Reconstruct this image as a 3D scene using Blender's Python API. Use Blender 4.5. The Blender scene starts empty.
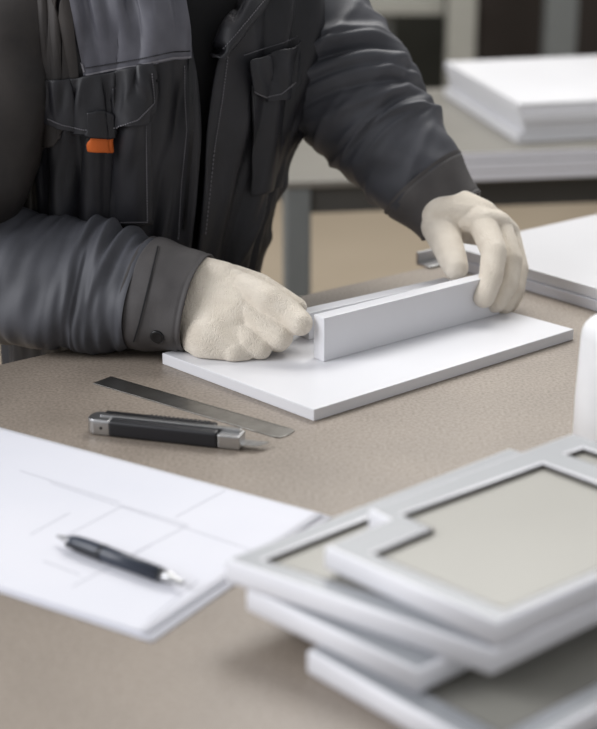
import bpy, bmesh, math, random
from mathutils import Vector, Matrix, noise
from mathutils.bvhtree import BVHTree
random.seed(7)
sc = bpy.context.scene
C = sc.collection
PI = math.pi
TZ = 0.90            # height of the workbench top
H = 0.53             # camera height above it
F = 1560.0           # focal length in pixels of a 597 wide picture
TH = math.atan(544.0 / F)

# ------------------------------------------------------------- camera
cd = bpy.data.cameras.new('camera'); cam = bpy.data.objects.new('camera', cd); C.objects.link(cam)
cam.location = (0, 0, TZ + H); cam.rotation_euler = (PI/2 - TH, 0, 0)
cd.sensor_fit = 'HORIZONTAL'; cd.sensor_width = 36; cd.lens = 36 * F / 597
cd.clip_start = 0.05
cd.dof.use_dof = True; cd.dof.focus_distance = 1.58; cd.dof.aperture_fstop = 5.0
sc.camera = cam

# ------------------------------------------------------------- world, lights, exposure
w = bpy.data.worlds.new('world'); sc.world = w; w.use_nodes = True
w.node_tree.nodes['Background'].inputs[0].default_value = (0.96, 0.97, 1.0, 1)
w.node_tree.nodes['Background'].inputs[1].default_value = 0.44

def area(name, loc, target, sx, sy, power, col):
    l = bpy.data.lights.new(name, 'AREA'); l.shape = 'RECTANGLE'; l.size = sx; l.size_y = sy
    l.energy = power; l.color = col
    o = bpy.data.objects.new(name, l); C.objects.link(o); o.location = loc
    o.rotation_euler = (Vector(target) - Vector(loc)).to_track_quat('-Z', 'Y').to_euler()
    return o
area('window_daylight', (-2.6, 0.7, 2.5), (0, 1.5, 0.9), 1.7, 1.5, 74, (0.95, 0.96, 1.0))
area('ceiling_lamp_light', (0.40, 3.0, 2.95), (0.1, 1.5, 0.9), 1.5, 1.0, 52, (1.0, 0.985, 0.96))
area('hall_lamp_light', (0.3, 5.2, 3.1), (0.3, 5.4, 0), 3.0, 1.5, 50, (1.0, 0.96, 0.90))
sc.view_settings.view_transform = 'Standard'; sc.view_settings.look = 'None'
sc.view_settings.gamma = 1; sc.view_settings.use_curve_mapping = False
sc.view_settings.exposure = 0.03

# ------------------------------------------------------------- projection helpers
RI = Vector((1, 0, 0)); UP = Vector((0, math.sin(TH), math.cos(TH))); FW = Vector((0, math.cos(TH), -math.sin(TH)))
CP = Vector((0, 0, TZ + H))
def ray(px, py):
    return RI * ((px - 298.5) / F) + UP * (-(py - 364.5) / F) + FW
def at(px, py, z=0.0):                 # point on the horizontal plane z above the bench
    d = ray(px, py); t = (TZ + z - CP.z) / d.z
    return CP + d * t
def pt(px, py, y):                     # point at distance y in front of the camera
    d = ray(px, py); return CP + d * (y / d.y)
def proj(p):
    v = p - CP; k = v.dot(FW)
    return (298.5 + F * v.dot(RI) / k, 364.5 - F * v.dot(UP) / k)
def pxm(y):                            # metres per pixel, roughly
    return (y * math.cos(TH) + 0.45 * math.sin(TH)) / F

# ------------------------------------------------------------- materials
def srgb(r, g, b):
    f = lambda c: (c/255/12.92) if c/255 <= 0.04045 else ((c/255 + 0.055)/1.055)**2.4
    return (f(r), f(g), f(b), 1)
def mat(name, col, rough=0.5, metal=0.0, col2=None, nscale=20, ndetail=6, contrast=(0.35, 0.65), bump=0.0, bscale=200, sheen=0.0, bdist=0.001, coat=0.0, spec=0.5):
    m = bpy.data.materials.new(name); m.use_nodes = True
    nt = m.node_tree; b = nt.nodes['Principled BSDF']
    b.inputs['Base Color'].default_value = col
    b.inputs['Roughness'].default_value = rough; b.inputs['Metallic'].default_value = metal
    b.inputs['Sheen Weight'].default_value = sheen
    b.inputs['Specular IOR Level'].default_value = spec
    b.inputs['Coat Weight'].default_value = coat
    tc = nt.nodes.new('ShaderNodeTexCoord')
    n = nt.nodes.new('ShaderNodeTexNoise'); n.inputs['Scale'].default_value = nscale; n.inputs['Detail'].default_value = ndetail
    nt.links.new(tc.outputs['Object'], n.inputs['Vector'])
    r = nt.nodes.new('ShaderNodeValToRGB'); r.color_ramp.elements[0].position = contrast[0]; r.color_ramp.elements[1].position = contrast[1]
    c2 = col2 or tuple([c * 0.93 for c in col[:3]] + [1])
    r.color_ramp.elements[0].color = c2; r.color_ramp.elements[1].color = col
    nt.links.new(n.outputs['Fac'], r.inputs['Fac']); nt.links.new(r.outputs['Color'], b.inputs['Base Color'])
    if bump:
        n2 = nt.nodes.new('ShaderNodeTexNoise'); n2.inputs['Scale'].default_value = bscale; n2.inputs['Detail'].default_value = 3
        nt.links.new(tc.outputs['Object'], n2.inputs['Vector'])
        bp = nt.nodes.new('ShaderNodeBump'); bp.inputs['Strength'].default_value = bump; bp.inputs['Distance'].default_value = bdist
        nt.links.new(n2.outputs['Fac'], bp.inputs['Height']); nt.links.new(bp.outputs['Normal'], b.inputs['Normal'])
    return m
M = {}
M['white'] = mat('white_laminate', srgb(226, 226, 229), 0.32, nscale=3)
M['white_edge'] = mat('white_edge_band', srgb(224, 224, 230), 0.4, nscale=3)
M['grey_panel'] = mat('grey_beige_panel', srgb(158, 156, 148), 0.3, nscale=4, col2=srgb(152, 150, 142), spec=0.4)
M['door_white'] = mat('painted_edge', srgb(236, 236, 240), 0.35, nscale=4)
M['door_top'] = mat('grey_frame_top', srgb(158, 161, 165), 0.28, nscale=4)
M['recess_dark'] = mat('dark_recess_strip', srgb(70, 66, 62), 0.7)
M['paper'] = mat('drawing_paper', srgb(222, 222, 228), 0.75, nscale=5, col2=srgb(216, 217, 224))
M['pencil'] = mat('pencil_grey', srgb(165, 166, 175), 0.8)
M['steel'] = mat('brushed_steel', srgb(190, 190, 190), 0.28, 1.0, nscale=60)
M['ruler'] = mat('worn_steel', srgb(150, 148, 144), 0.32, 1.0, col2=srgb(132, 130, 126), nscale=60, contrast=(0.3, 0.6), bump=0.1, bscale=400)
M['black_rubber'] = mat('black_rubber', srgb(26, 26, 30), 0.42)
M['black_plastic'] = mat('black_plastic', srgb(18, 18, 20), 0.3)
M['pen_barrel'] = mat('dark_slate_plastic', srgb(52, 58, 70), 0.35, col2=srgb(48, 54, 66))
M['bottle'] = mat('white_plastic', srgb(240, 240, 240), 0.35)
M['cloth'] = mat('charcoal_cotton', srgb(36, 36, 41), 0.5, nscale=14, col2=srgb(24, 24, 28), bump=0.3, bscale=900, sheen=0.0, bdist=0.0006)
M['cloth_light'] = mat('grey_cotton', srgb(104, 104, 112), 0.45, nscale=14, col2=srgb(78, 78, 86), bump=0.3, bscale=900, sheen=0.0, bdist=0.0006)
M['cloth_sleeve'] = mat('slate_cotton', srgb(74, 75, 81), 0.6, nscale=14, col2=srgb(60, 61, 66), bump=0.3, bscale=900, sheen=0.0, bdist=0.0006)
M['cloth_cuff'] = mat('grey_brown_cotton', srgb(80, 77, 76), 0.68, nscale=20, col2=srgb(66, 63, 63), bump=0.35, bscale=900, sheen=0.0, bdist=0.0006)
M['cloth_brown'] = mat('brown_black_cotton', srgb(52, 47, 44), 0.6, nscale=18, col2=srgb(32, 29, 28), bump=0.3, bscale=900, sheen=0.0, bdist=0.0006)
M['shirt'] = mat('black_jersey', srgb(14, 14, 16), 0.9)
M['stitch'] = mat('grey_stitching', srgb(125, 123, 128), 0.8)
M['seam'] = mat('dark_seam', srgb(20, 20, 22), 0.85)
M['orange'] = mat('orange_webbing', srgb(205, 98, 30), 0.7, bump=0.3, bscale=600)
M['trousers'] = mat('charcoal_twill', srgb(34, 34, 38), 0.85)
M['skin'] = mat('skin', srgb(200, 150, 125), 0.55)
M['hair'] = mat('brown_hair', srgb(60, 42, 30), 0.7, bump=0.5, bscale=300)
M['bench_steel'] = mat('grey_painted_steel', srgb(112, 116, 116), 0.5)
M['bench_top'] = mat('pale_worn_benchtop', srgb(124, 121, 114), 0.45, nscale=3, col2=srgb(116, 113, 106))
M['floor'] = mat('beige_floor', srgb(176, 162, 142), 0.6, nscale=1.2, col2=srgb(168, 154, 134))
M['wall'] = mat('dark_olive_wall', srgb(60, 60, 52), 0.8, nscale=1.5, col2=srgb(44, 44, 38))
M['cab'] = mat('dark_brown_cabinet', srgb(40, 32, 27), 0.6)
M['apron'] = mat('dark_painted_steel', srgb(66, 65, 62), 0.6)
M['pale'] = mat('pale_grey_paint', srgb(165, 165, 158), 0.6)
M['shoe'] = mat('black_leather', srgb(20, 20, 20), 0.5)

# worktop with fine speckle
def worktop_mat():
    m = mat('taupe_mineral_worktop', srgb(150, 139, 127), 0.42, nscale=320, col2=srgb(120, 109, 98), contrast=(0.3, 0.62), bump=0.25, bscale=420, bdist=0.0005)
    nt = m.node_tree; b = nt.nodes['Principled BSDF']
    src = b.inputs['Base Color'].links[0].from_socket
    tc = nt.nodes['Texture Coordinate']
    n = nt.nodes.new('ShaderNodeTexNoise'); n.inputs['Scale'].default_value = 9; n.inputs['Detail'].default_value = 8
    nt.links.new(tc.outputs['Object'], n.inputs['Vector'])
    mr = nt.nodes.new('ShaderNodeMapRange'); mr.inputs[1].default_value = 0.3; mr.inputs[2].default_value = 0.7; mr.inputs[3].default_value = 0.86; mr.inputs[4].default_value = 1.08
    nt.links.new(n.outputs['Fac'], mr.inputs[0])
    mx = nt.nodes.new('ShaderNodeMix'); mx.data_type = 'RGBA'; mx.blend_type = 'MULTIPLY'; mx.inputs[0].default_value = 1
    nt.links.new(src, mx.inputs[6]); nt.links.new(mr.outputs[0], mx.inputs[7]); nt.links.new(mx.outputs[2], b.inputs['Base Color'])
    mr2 = nt.nodes.new('ShaderNodeMapRange'); mr2.inputs[3].default_value = 0.34; mr2.inputs[4].default_value = 0.55
    nt.links.new(n.outputs['Fac'], mr2.inputs[0]); nt.links.new(mr2.outputs[0], b.inputs['Roughness'])
    return m
M['worktop'] = worktop_mat()

# knitted glove cotton: fine vertical ribs of stitches
def knit_mat():
    m = mat('cream_knitted_cotton', srgb(240, 230, 214), 0.9, nscale=60, col2=srgb(230, 219, 202), sheen=0.2)
    nt = m.node_tree; b = nt.nodes['Principled BSDF']; tc = nt.nodes['Texture Coordinate']
    v = nt.nodes.new('ShaderNodeTexVoronoi'); v.inputs['Scale'].default_value = 1.0
    cx_ = nt.nodes.new('ShaderNodeCombineXYZ')
    ax1 = Vector((.80, -.35, -.48)).normalized(); ax2 = Vector((0, .8, -.6)).cross(ax1).normalized(); ax3 = ax1.cross(ax2)
    for k, (ax_, sc_) in enumerate(((ax1, 560), (ax2, 1150), (ax3, 1150))):
        dt_ = nt.nodes.new('ShaderNodeVectorMath'); dt_.operation = 'DOT_PRODUCT'; dt_.inputs[1].default_value = ax_*sc_
        nt.links.new(tc.outputs['Object'], dt_.inputs[0]); nt.links.new(dt_.outputs['Value'], cx_.inputs[k])
    nt.links.new(cx_.outputs[0], v.inputs['Vector'])
    bp = nt.nodes.new('ShaderNodeBump'); bp.inputs['Strength'].default_value = 0.9; bp.inputs['Distance'].default_value = 0.0012; bp.invert = True
    nt.links.new(v.outputs['Distance'], bp.inputs['Height']); nt.links.new(bp.outputs[0], b.inputs['Normal'])
    return m
M['knit'] = knit_mat()

# ------------------------------------------------------------- object helpers
def tag(o, label, cat, group=None):
    o['label'] = label; o['category'] = cat
    if group: o['group'] = group
    return o
def thing(name, loc, label, cat, group=None):
    o = bpy.data.objects.new(name, None); o.empty_display_size = 0.05; C.objects.link(o); o.location = loc
    return tag(o, label, cat, group)
def rootof(o):
    while o.parent: o = o.parent
    return o
def obj(name, bm, m, parent=None, smooth=False, origin=None, bevel=0, seg=2, angle=40, recalc=True):
    off = Vector((0, 0, 0))
    if parent is not None: off = rootof(parent).location.copy()
    elif origin is not None: off = Vector(origin)
    me = bpy.data.meshes.new(name)
    if recalc: bmesh.ops.recalc_face_normals(bm, faces=bm.faces[:])
    bm.to_mesh(me); bm.free()
    me.transform(Matrix.Translation(-off))
    for mm in (m if isinstance(m, (list, tuple)) else [m]): me.materials.append(mm)
    o = bpy.data.objects.new(name, me); C.objects.link(o)
    if parent is not None: o.parent = parent
    elif origin is not None: o.location = off
    if smooth:
        for p in me.polygons: p.use_smooth = True
    if bevel:
        b = o.modifiers.new('bevel', 'BEVEL'); b.width = bevel; b.segments = seg; b.limit_method = 'ANGLE'; b.angle_limit = math.radians(angle)
    return o
def prism(bm, pts, z0, z1):
    """vertical prism over a world xy polygon, z above the bench top"""
    lo = [bm.verts.new((p[0], p[1], TZ + z0)) for p in pts]; hi = [bm.verts.new((p[0], p[1], TZ + z1)) for p in pts]
    bm.faces.new(lo[::-1]); bm.faces.new(hi)
    n = len(pts)
    for i in range(n): bm.faces.new((lo[i], lo[(i+1) % n], hi[(i+1) % n], hi[i]))
def box(bm, x0, x1, y0, y1, z0, z1, mtx=None):
    vs = [Vector((x, y, z)) for x in (x0, x1) for y in (y0, y1) for z in (z0, z1)]
    if mtx is not None: vs = [mtx @ v for v in vs]
    v = [bm.verts.new(p) for p in vs]
    for f in ((0,1,3,2),(4,6,7,5),(0,4,5,1),(2,3,7,6),(0,2,6,4),(1,5,7,3)): bm.faces.new([v[i] for i in f])
def rect_from(a, b, depth):
    """rectangle with side a->b, extended to its left (ccw) by depth"""
    a = Vector(a[:2]); b = Vector(b[:2]); d = (b - a).normalized(); n = Vector((-d.y, d.x))
    return [a, b, b + n*depth, a + n*depth]
def lathe(bm, prof, mtx, seg=32):
    rings = []
    for r, z in prof:
        if r < 1e-6: rings.append([bm.verts.new(mtx @ Vector((0, 0, z)))])
        else: rings.append([bm.verts.new(mtx @ Vector((r*math.cos(2*PI*k/seg), r*math.sin(2*PI*k/seg), z))) for k in range(seg)])
    for a, b in zip(rings[:-1], rings[1:]):
        for k in range(seg):
            k2 = (k+1) % seg
            if len(a) == 1 and len(b) == 1: continue
            if len(a) == 1: bm.faces.new((a[0], b[k], b[k2]))
            elif len(b) == 1: bm.faces.new((a[k], b[0], a[k2]))
            else: bm.faces.new((a[k], b[k], b[k2], a[k2]))
def frame_mtx(origin, xdir, up=Vector((0, 0, 1))):
    x = xdir.normalized(); z = (up - x*up.dot(x)).normalized(); y = z.cross(x)
    m = Matrix((x, y, z)).transposed().to_4x4(); m.translation = origin
    return m

# ------------------------------------------------------------- room
fl = bmesh.new(); box(fl, -5, 6, -1.5, 8, -0.05, 0)
o = obj('floor', fl, M['floor']); o['kind'] = 'structure'
wb = bmesh.new(); box(wb, -5, 6, 8, 8.15, 0, 3.6)
o = obj('wall_back', wb, M['wall']); o['kind'] = 'structure'

# ------------------------------------------------------------- workbenches
def bench(name, corner, e, n, length, depth, top_z, top_t, leg_w, m_top, label, inset=0.03, legs=None):
    """corner: world xy; e along, n across (depth)"""
    base = corner + e*length/2 + n*depth/2
    t = thing(name, (base.x, base.y, 0), label, 'workbench')
    def P(a, b, z): q = corner + e*a + n*b; return (q.x, q.y)
    bm = bmesh.new(); q = [P(0, 0, 0), P(length, 0, 0), P(length, depth, 0), P(0, depth, 0)]
    prism(bm, q, top_z - top_t, top_z)
    obj('worktop', bm, m_top, t, bevel=0.003)
    for a in (inset, length - inset - leg_w):
        for b in (inset, depth - inset - leg_w):
            bm = bmesh.new()
            prism(bm, [P(a, b, 0), P(a+leg_w, b, 0), P(a+leg_w, b+leg_w, 0), P(a, b+leg_w, 0)], -TZ, top_z - top_t)
            obj('leg', bm, M['bench_steel'], t, bevel=0.004)
    a0, a1 = inset + leg_w, length - inset - leg_w; b0, b1 = inset + leg_w, depth - inset - leg_w
    for (x0, x1, y0, y1) in ((a0, a1, inset+.008, inset+.03), (a0, a1, depth-inset-.03, depth-inset-.008), (inset+.008, inset+.03, b0, b1), (length-inset-.03, length-inset-.008, b0, b1)):
        bm = bmesh.new(); prism(bm, [P(x0, y0, 0), P(x1, y0, 0), P(x1, y1, 0), P(x0, y1, 0)], top_z - top_t - 0.05, top_z - top_t)
        obj('apron', bm, M['apron'], t)
    return t
E0 = at(43, 354); E1 = at(420, 268)
e = Vector(((E1-E0).x, (E1-E0).y)).normalized(); n = Vector((-e.y, e.x))
mc = Vector((E0.x, E0.y)) - e*0.9 - n*1.0
bench('workbench', mc, e, n, 2.9, 1.0, 0.0, 0.04, 0.06, M['worktop'], 'taupe speckled workbench in the foreground carrying papers, tools and white boards')
# rear bench
A = at(284, 182, -0.1); B = at(597, 171, -0.1)
e2 = Vector(((B-A).x, (B-A).y)).normalized(); n2 = Vector((-e2.y, e2.x))
bench('workbench', Vector((A.x, A.y)), e2, n2, 1.9, 0.9, -0.1, 0.014, 0.048, M['bench_top'], 'blurred grey steel workbench behind the worker, under the tall white panel stack', inset=0.004)
# far bench against the wall
A = pt(346, 12, 6.3)
zt = A.z - TZ
bench('workbench', Vector((A.x - 0.9, A.y)), Vector((1, 0)), Vector((0, 1)), 1.29, 0.6, zt + 0.05, 0.06, 0.07, M['pale'], 'far pale workbench near the dark back wall', inset=0.19)

# ------------------------------------------------------------- far cabinets
def cab(x0, x1, y, h, m, label, door_n=2):
    t = thing('storage_cabinet', ((x0+x1)/2, y+.25, 0), label, 'cabinet')
    bm = bmesh.new(); box(bm, x0, x1, y, y+.5, 0.0, h); obj('carcass', bm, m, t, bevel=0.004)
    wd = (x1-x0)/door_n
    for k in range(door_n):
        bm = bmesh.new(); box(bm, x0+k*wd+.006, x0+(k+1)*wd-.006, y-.02, y-.001, .08, h-.02); d = obj('door', bm, m, t, bevel=0.003)
        bm = bmesh.new(); box(bm, x0+(k+.85)*wd-.008, x0+(k+.85)*wd+.008, y-.04, y-.02, h*.5, h*.5+.14); obj('handle', bm, M['steel'], d)
a = pt(448, 30, 6.2); b = pt(476, 30, 6.2)
bm = bmesh.new(); box(bm, a.x, b.x, 6.2, 6.3, 0, 1.9); tag(obj('steel_post', bm, M['pale'], origin=(a.x, 6.25, 0), bevel=0.005), 'light grey square post behind the white panel stack, left of the dark cabinet', 'post')
a = pt(546, 30, 6.2); b = pt(577, 30, 6.2)
bm = bmesh.new(); box(bm, a.x, b.x, 6.2, 6.3, 0, 1.9); tag(obj('steel_post', bm, M['bench_steel'], origin=(a.x, 6.25, 0), bevel=0.005), 'blue-grey square post at top right, in front of the dark cabinet', 'post')
a = pt(478, 30, 6.8)
cab(a.x, a.x+1.2, 6.8, 1.9, M['cab'], 'blurred dark brown cabinet standing at the back wall behind the posts')

# ------------------------------------------------------------- panels
def board(name, poly, z0, z1, label, cat, m=None, group=None, bev=0.0008):
    c = sum((Vector(p[:2]) for p in poly), Vector((0, 0))) / len(poly)
    bm = bmesh.new(); prism(bm, [p[:2] for p in poly], z0, z1)
    o = obj(name, bm, m or M['white'], origin=(c.x, c.y, TZ+z0), bevel=bev)
    return tag(o, label, cat, group)
# rear bench: three grey-topped panels and seven white ones
def shifted(poly, dx, dy): return [Vector((p[0]+dx, p[1]+dy)) for p in poly]
zb = -0.1
lo = at(440, 182, zb); hi = at(640, 174, zb)
P0 = rect_from(lo, hi, 0.72)
P0[1] = P0[0] + (P0[1]-P0[0]).normalized()*1.05; P0[2] = P0[3] + (P0[1]-P0[0])
words = ['bottom', 'middle', 'top']
for k in range(3):
    o = board('panel', shifted(P0, random.uniform(-.004, .004), random.uniform(-.006, .0)), zb + k*.018, zb + k*.018 + .0172,
          ['lowest of the three grey-topped panels lying directly on the rear bench', 'middle of the three grey-topped panels on the rear bench', 'uppermost grey-topped panel on the rear bench, carrying the white panel stack'][k],
          'panel', [M['white_edge']], 'grey-topped panels on the rear bench')
    o.data.materials.append(M['bench_top'])
    for p in o.data.polygons:
        if p.normal.z > 0.9: p.material_index = 1
zb2 = zb + 3*.018
nr = at(512, 142, zb2); 
near = Vector(at(519, 103, 0.03)[:2]); left = Vector(at(445, 61, 0.03)[:2]); right = Vector(at(640, 97, 0.03)[:2])
P1 = [near, near + (right-near).normalized()*0.8, left + (right-near).normalized()*0.8, left]
L7 = ['lowest white panel of the tall stack on the rear bench', 'second white panel from the bottom of the rear stack', 'third white panel from the bottom of the rear stack', 'topmost white panel of the tall stack on the rear bench']
h4 = (0.03 - zb2)/4
for k in range(4):
    dx = (0.0, 0.012, 0.006, 0)[k] * (1 if k else 1)
    board('panel', shifted(P1, dx, (0.0, .004, -.004, 0)[k]), zb2 + k*h4, zb2 + (k+1)*h4 - .0012, L7[k], 'panel', M['white'], 'white panels stacked on the rear bench')
# right-hand panels lying on the main bench
W = at(450, 247, 0.026); Rr = at(597, 289.5, 0.026)
dW = Vector((Rr-W)[:2]).normalized(); nW = Vector((-dW.y, dW.x))
PR = [Vector(W[:2]), Vector(W[:2]) + dW*0.42, Vector(W[:2]) + dW*0.42 + nW*0.55, Vector(W[:2]) + nW*0.55]
board('panel', PR, 0.0, 0.0125, 'lower of two white panels lying on the bench right of the gloved hand', 'panel', M['white_edge'], 'white panels on the bench at right')
board('panel', shifted(PR, 0.002, .003), 0.013, 0.026, 'upper of two white panels lying on the bench right of the gloved hand', 'panel', M['white'], 'white panels on the bench at right')

# the flat board under the hands
zt = 0.012
b0 = Vector(at(162, 353, zt)[:2]); b1 = Vector(at(314, 409.5, zt)[:2]); b2 = Vector(at(574, 329, zt)[:2])
d = (b2-b1).normalized(); nn = Vector((-d.y, d.x)); dep = (b0-b1).dot(nn)
BRD = [b1, b2, b2 + (b0-b1), b0]
board('panel', BRD, 0.0, zt, 'flat white board lying on the workbench under both gloved hands', 'panel')
# upright strips
s0 = Vector(at(324, 362, zt)[:2]); s1 = Vector(at(487, 317.5, zt)[:2]); sd = (s1-s0).normalized(); sn = Vector((-sd.y, sd.x))
SL = (s1-s0).length + 0.02; ST = 0.0165; SH = 0.0465
q = [s0, s0+sd*SL, s0+sd*SL+sn*ST, s0+sn*ST]
# end face is seen to the left: thickness runs away from the viewer
board('board_strip', q, zt, zt+SH, 'white strip standing on edge on the flat board, held at its ends by both gloves', 'board')
r0 = Vector(at(309, 313.0, .042)[:2]); r1 = Vector(at(448, 282.0, .042)[:2]); rd = (r1-r0).normalized(); rn = Vector((-rd.y, rd.x))
board('board_strip', [r0, r1 + rd*.01, r1 + rd*.01 + rn*.017, r0 + rn*.017], zt, .042, 'lower white strip on the flat board behind the taller strip, only its top showing', 'board')

# ------------------------------------------------------------- small steel angle near the far bench edge
ab = at(436, 266)
bt = thing('steel_bracket', (ab.x, ab.y, TZ), 'small blurred steel angle bracket on the bench behind the thumb of the right-hand glove', 'bracket')
mx = frame_mtx(Vector((ab.x, ab.y, TZ)), Vector((e.x, e.y, 0)))
bm = bmesh.new(); box(bm, -.016, .022, -.006, .02, 0, .003, mx); obj('base_flange', bm, M['steel'], bt, bevel=.0008)
bm = bmesh.new(); box(bm, -.016, .022, .017, .02, .003, .017, mx); obj('upright_flange', bm, M['steel'], bt, bevel=.0008)

# ------------------------------------------------------------- cabinet doors in the foreground
def curve_solid(name, loops, z0, z1, m, parent, bev=0.0012):
    cu = bpy.data.curves.new(name, 'CURVE'); cu.dimensions = '2D'; cu.fill_mode = 'BOTH'
    off = rootof(parent).location
    for lp in loops:
        s = cu.splines.new('POLY'); s.points.add(len(lp)-1); s.use_cyclic_u = True
        for i, p in enumerate(lp): s.points[i].co = (p[0]-off.x, p[1]-off.y, 0, 1)
    cu.extrude = (z1-z0)/2 - bev; cu.bevel_depth = bev; cu.bevel_resolution = 1; cu.offset = -bev
    tmp = bpy.data.objects.new('tmp', cu); C.objects.link(tmp)
    dg = bpy.context.evaluated_depsgraph_get(); me = bpy.data.meshes.new_from_object(tmp.evaluated_get(dg))
    bpy.data.objects.remove(tmp); bpy.data.curves.remove(cu)
    me.name = name; me.materials.clear(); me.materials.append(m)
    me.transform(Matrix.Translation((0, 0, TZ + (z0+z1)/2 - off.z)))
    o = bpy.data.objects.new(name, me); C.objects.link(o); o.parent = parent
    return o
def inset_poly(poly, dist):
    n_ = len(poly); out = []
    ar = sum(poly[i][0]*poly[(i+1) % n_][1] - poly[(i+1) % n_][0]*poly[i][1] for i in range(n_))
    s = 1 if ar > 0 else -1
    for i in range(n_):
        p0, p1, p2 = Vector(poly[i-1][:2]), Vector(poly[i][:2]), Vector(poly[(i+1) % n_][:2])
        a_ = (p1-p0).normalized(); b_ = (p2-p1).normalized()
        na = Vector((-a_.y, a_.x))*s; nb = Vector((-b_.y, b_.x))*s
        k = na+nb; k = k / (1 + na.dot(nb)) if abs(1+na.dot(nb)) > .05 else na
        out.append(p1 + k*dist)
    return out
def door(outline, holes, z0, z1, label, recess=0.004):
    c = sum((Vector(p[:2]) for p in outline), Vector((0, 0)))/len(outline)
    t = thing('cabinet_door', (c.x, c.y, TZ+z0), label, 'door', 'framed cabinet doors stacked on the bench')
    fr = curve_solid('frame', [outline] + holes, z0, z1, M['door_white'], t, .0022); fr.data.materials.append(M['door_top'])
    for p in fr.data.polygons:
        if p.normal.z > .95: p.material_index = 1  # upward faces grey, sides and bevels white
    for h_ in holes:
        bm = bmesh.new(); prism(bm, inset_poly(h_, -.003), z0+.002, z1-recess); obj('panel', bm, M['grey_panel'], t)
        ring_in = inset_poly(h_, .0007)
        bm = bmesh.new()
        lo_ = [bm.verts.new((p[0], p[1], TZ+z1-.0008)) for p in h_]; li = [bm.verts.new((p[0], p[1], TZ+z1-.0008)) for p in ring_in]
        lb = [bm.verts.new((p[0], p[1], TZ+z1-recess)) for p in ring_in]
        for i in range(len(h_)):
            j = (i+1) % len(h_)
            bm.faces.new((lo_[i], lo_[j], li[j], li[i])); bm.faces.new((li[i], li[j], lb[j], lb[i]))
        obj('recess_strip', bm, M['recess_dark'], t)  # dark strip round the rim of each recess
    return t
T = 0.018
def V2(px, py, z): return Vector(at(px, py, z)[:2])
# top door: a notch is cut from its left corner
z1 = 4*T; z0 = 3*T + .0004
N = V2(497, 623, z1); A1 = V2(325, 546, z1); Fp = V2(575, 433.5, z1)
u = (A1-N).normalized(); v = Vector((u.y, -u.x))            # v: away to the right/back
if v.dot(Fp-N) < 0: v = -v

def UV(pts): return [N + u*a_ + v*b_ for a_, b_ in pts]
door(UV([(0, 0), (.1473, 0), (.1473, .062), (.168, .064), (.156, .285), (-.022, .285)]),
     [UV([(.009, .018), (.118, .016), (.116, .073), (.146, .075), (.134, .219), (-.008, .215)]),
      UV([(-.009, .245), (.1335, .247), (.1315, .266), (-.010, .266)])],
     z0, z1, 'topmost framed cabinet door of the foreground pile, with a stepped notch in its left corner')
door(UV([(0, -.003), (.2066, -.037), (.198, .26), (-.018, .27)]), [UV([(.018, .018), (.1879, -.018), (.181, .238), (.004, .245)])],
     2*T+.0004, 3*T, 'second framed cabinet door from the top, its corner sticking out farthest left over the paper')
door(UV([(.036, -.030), (.1905, -.032), (.184, .25), (.022, .255)]), [UV([(.056, -.01), (.171, -.011), (.165, .228), (.044, .233)])],
     T+.0004, 2*T, 'third framed cabinet door from the top, turned slightly inside the pile')
door(UV([(-.045, -.046), (.1245, -.0385), (.112, .245), (-.06, .245)]), [UV([(-.026, -.024), (.104, -.019), (.093, .223), (-.04, .223)])],
     0.0, T, 'lowest framed cabinet door of the foreground pile, lying directly on the workbench')

# ------------------------------------------------------------- white bottle
bc = at(619, 452, 0)
bt = thing('plastic_bottle', (bc.x, bc.y, TZ), 'plain white plastic bottle with rounded shoulders standing at the right edge behind the doors', 'bottle')
mx = Matrix.Translation((bc.x, bc.y, TZ))
R = 0.0415; Hb = 0.130
prof = [(0, 0), (R-.003, 0), (R, .003), (R, .05), (R-.002, Hb-.022)]
prof += [(R-.002-.018*(1-math.cos(a*PI/16)), Hb-.022+.017*math.sin(a*PI/16)) for a in range(1, 9)]
prof += [(.016, Hb-.001), (.0125, Hb+.002), (.0125, Hb+.010), (0, Hb+.010)]
bm = bmesh.new(); lathe(bm, prof, mx, 64); obj('body', bm, M['bottle'], bt, smooth=True)
bm = bmesh.new(); lathe(bm, [(0, Hb+.0102), (.0155, Hb+.0102), (.0155, Hb+.024), (.014, Hb+.026), (0, Hb+.026)], mx, 40); obj('cap', bm, M['bottle'], bt, smooth=True, bevel=.0006)

# ------------------------------------------------------------- drawing sheets
def sheet(poly, z, label, amp, parent=None, thick=.0003):
    a_, b_, c_, d_ = [Vector(p[:2]) for p in poly]
    c0 = (a_+b_+c_+d_)/4
    bm = bmesh.new(); nx, ny = 40, 40; g_ = []
    for i in range(nx+1):
        row = []
        for j in range(ny+1):
            s_, t_ = i/nx, j/ny
            p = (a_*(1-s_)+b_*s_)*(1-t_) + (d_*(1-s_)+c_*s_)*t_
            row.append(bm.verts.new((p.x, p.y, TZ + z + amp*(0.5+0.5*noise.noise(Vector((p.x*7, p.y*7, z*50))))**2)))
        g_.append(row)
    for i in range(nx):
        for j in range(ny): bm.faces.new((g_[i][j], g_[i+1][j], g_[i+1][j+1], g_[i][j+1]))
    o = obj('drawing_sheet', bm, M['paper'], origin=(c0.x, c0.y, TZ+z), smooth=True)
    m_ = o.modifiers.new('solid', 'SOLIDIFY'); m_.thickness = thick; m_.offset = 1
    return tag(o, label, 'paper', 'drawing sheets on the bench')
pN = Vector(at(152, 643)[:2]); pR = Vector(at(332, 517.5)[:2]); dl = (Vector(at(43, 607)[:2]) - pN).normalized(); dl2 = (Vector(at(43, 440)[:2]) - pR).normalized()
sheet([pN, pR, pR + dl2*.46, pN + dl*.46], 0.0003, 'lower white drawing sheet on the bench, its margin showing along the right edge', .0008)
qN = pN + dl*.008; qR = pR + dl2*.006 + (pR-pN).normalized()*(-.002)
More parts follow.
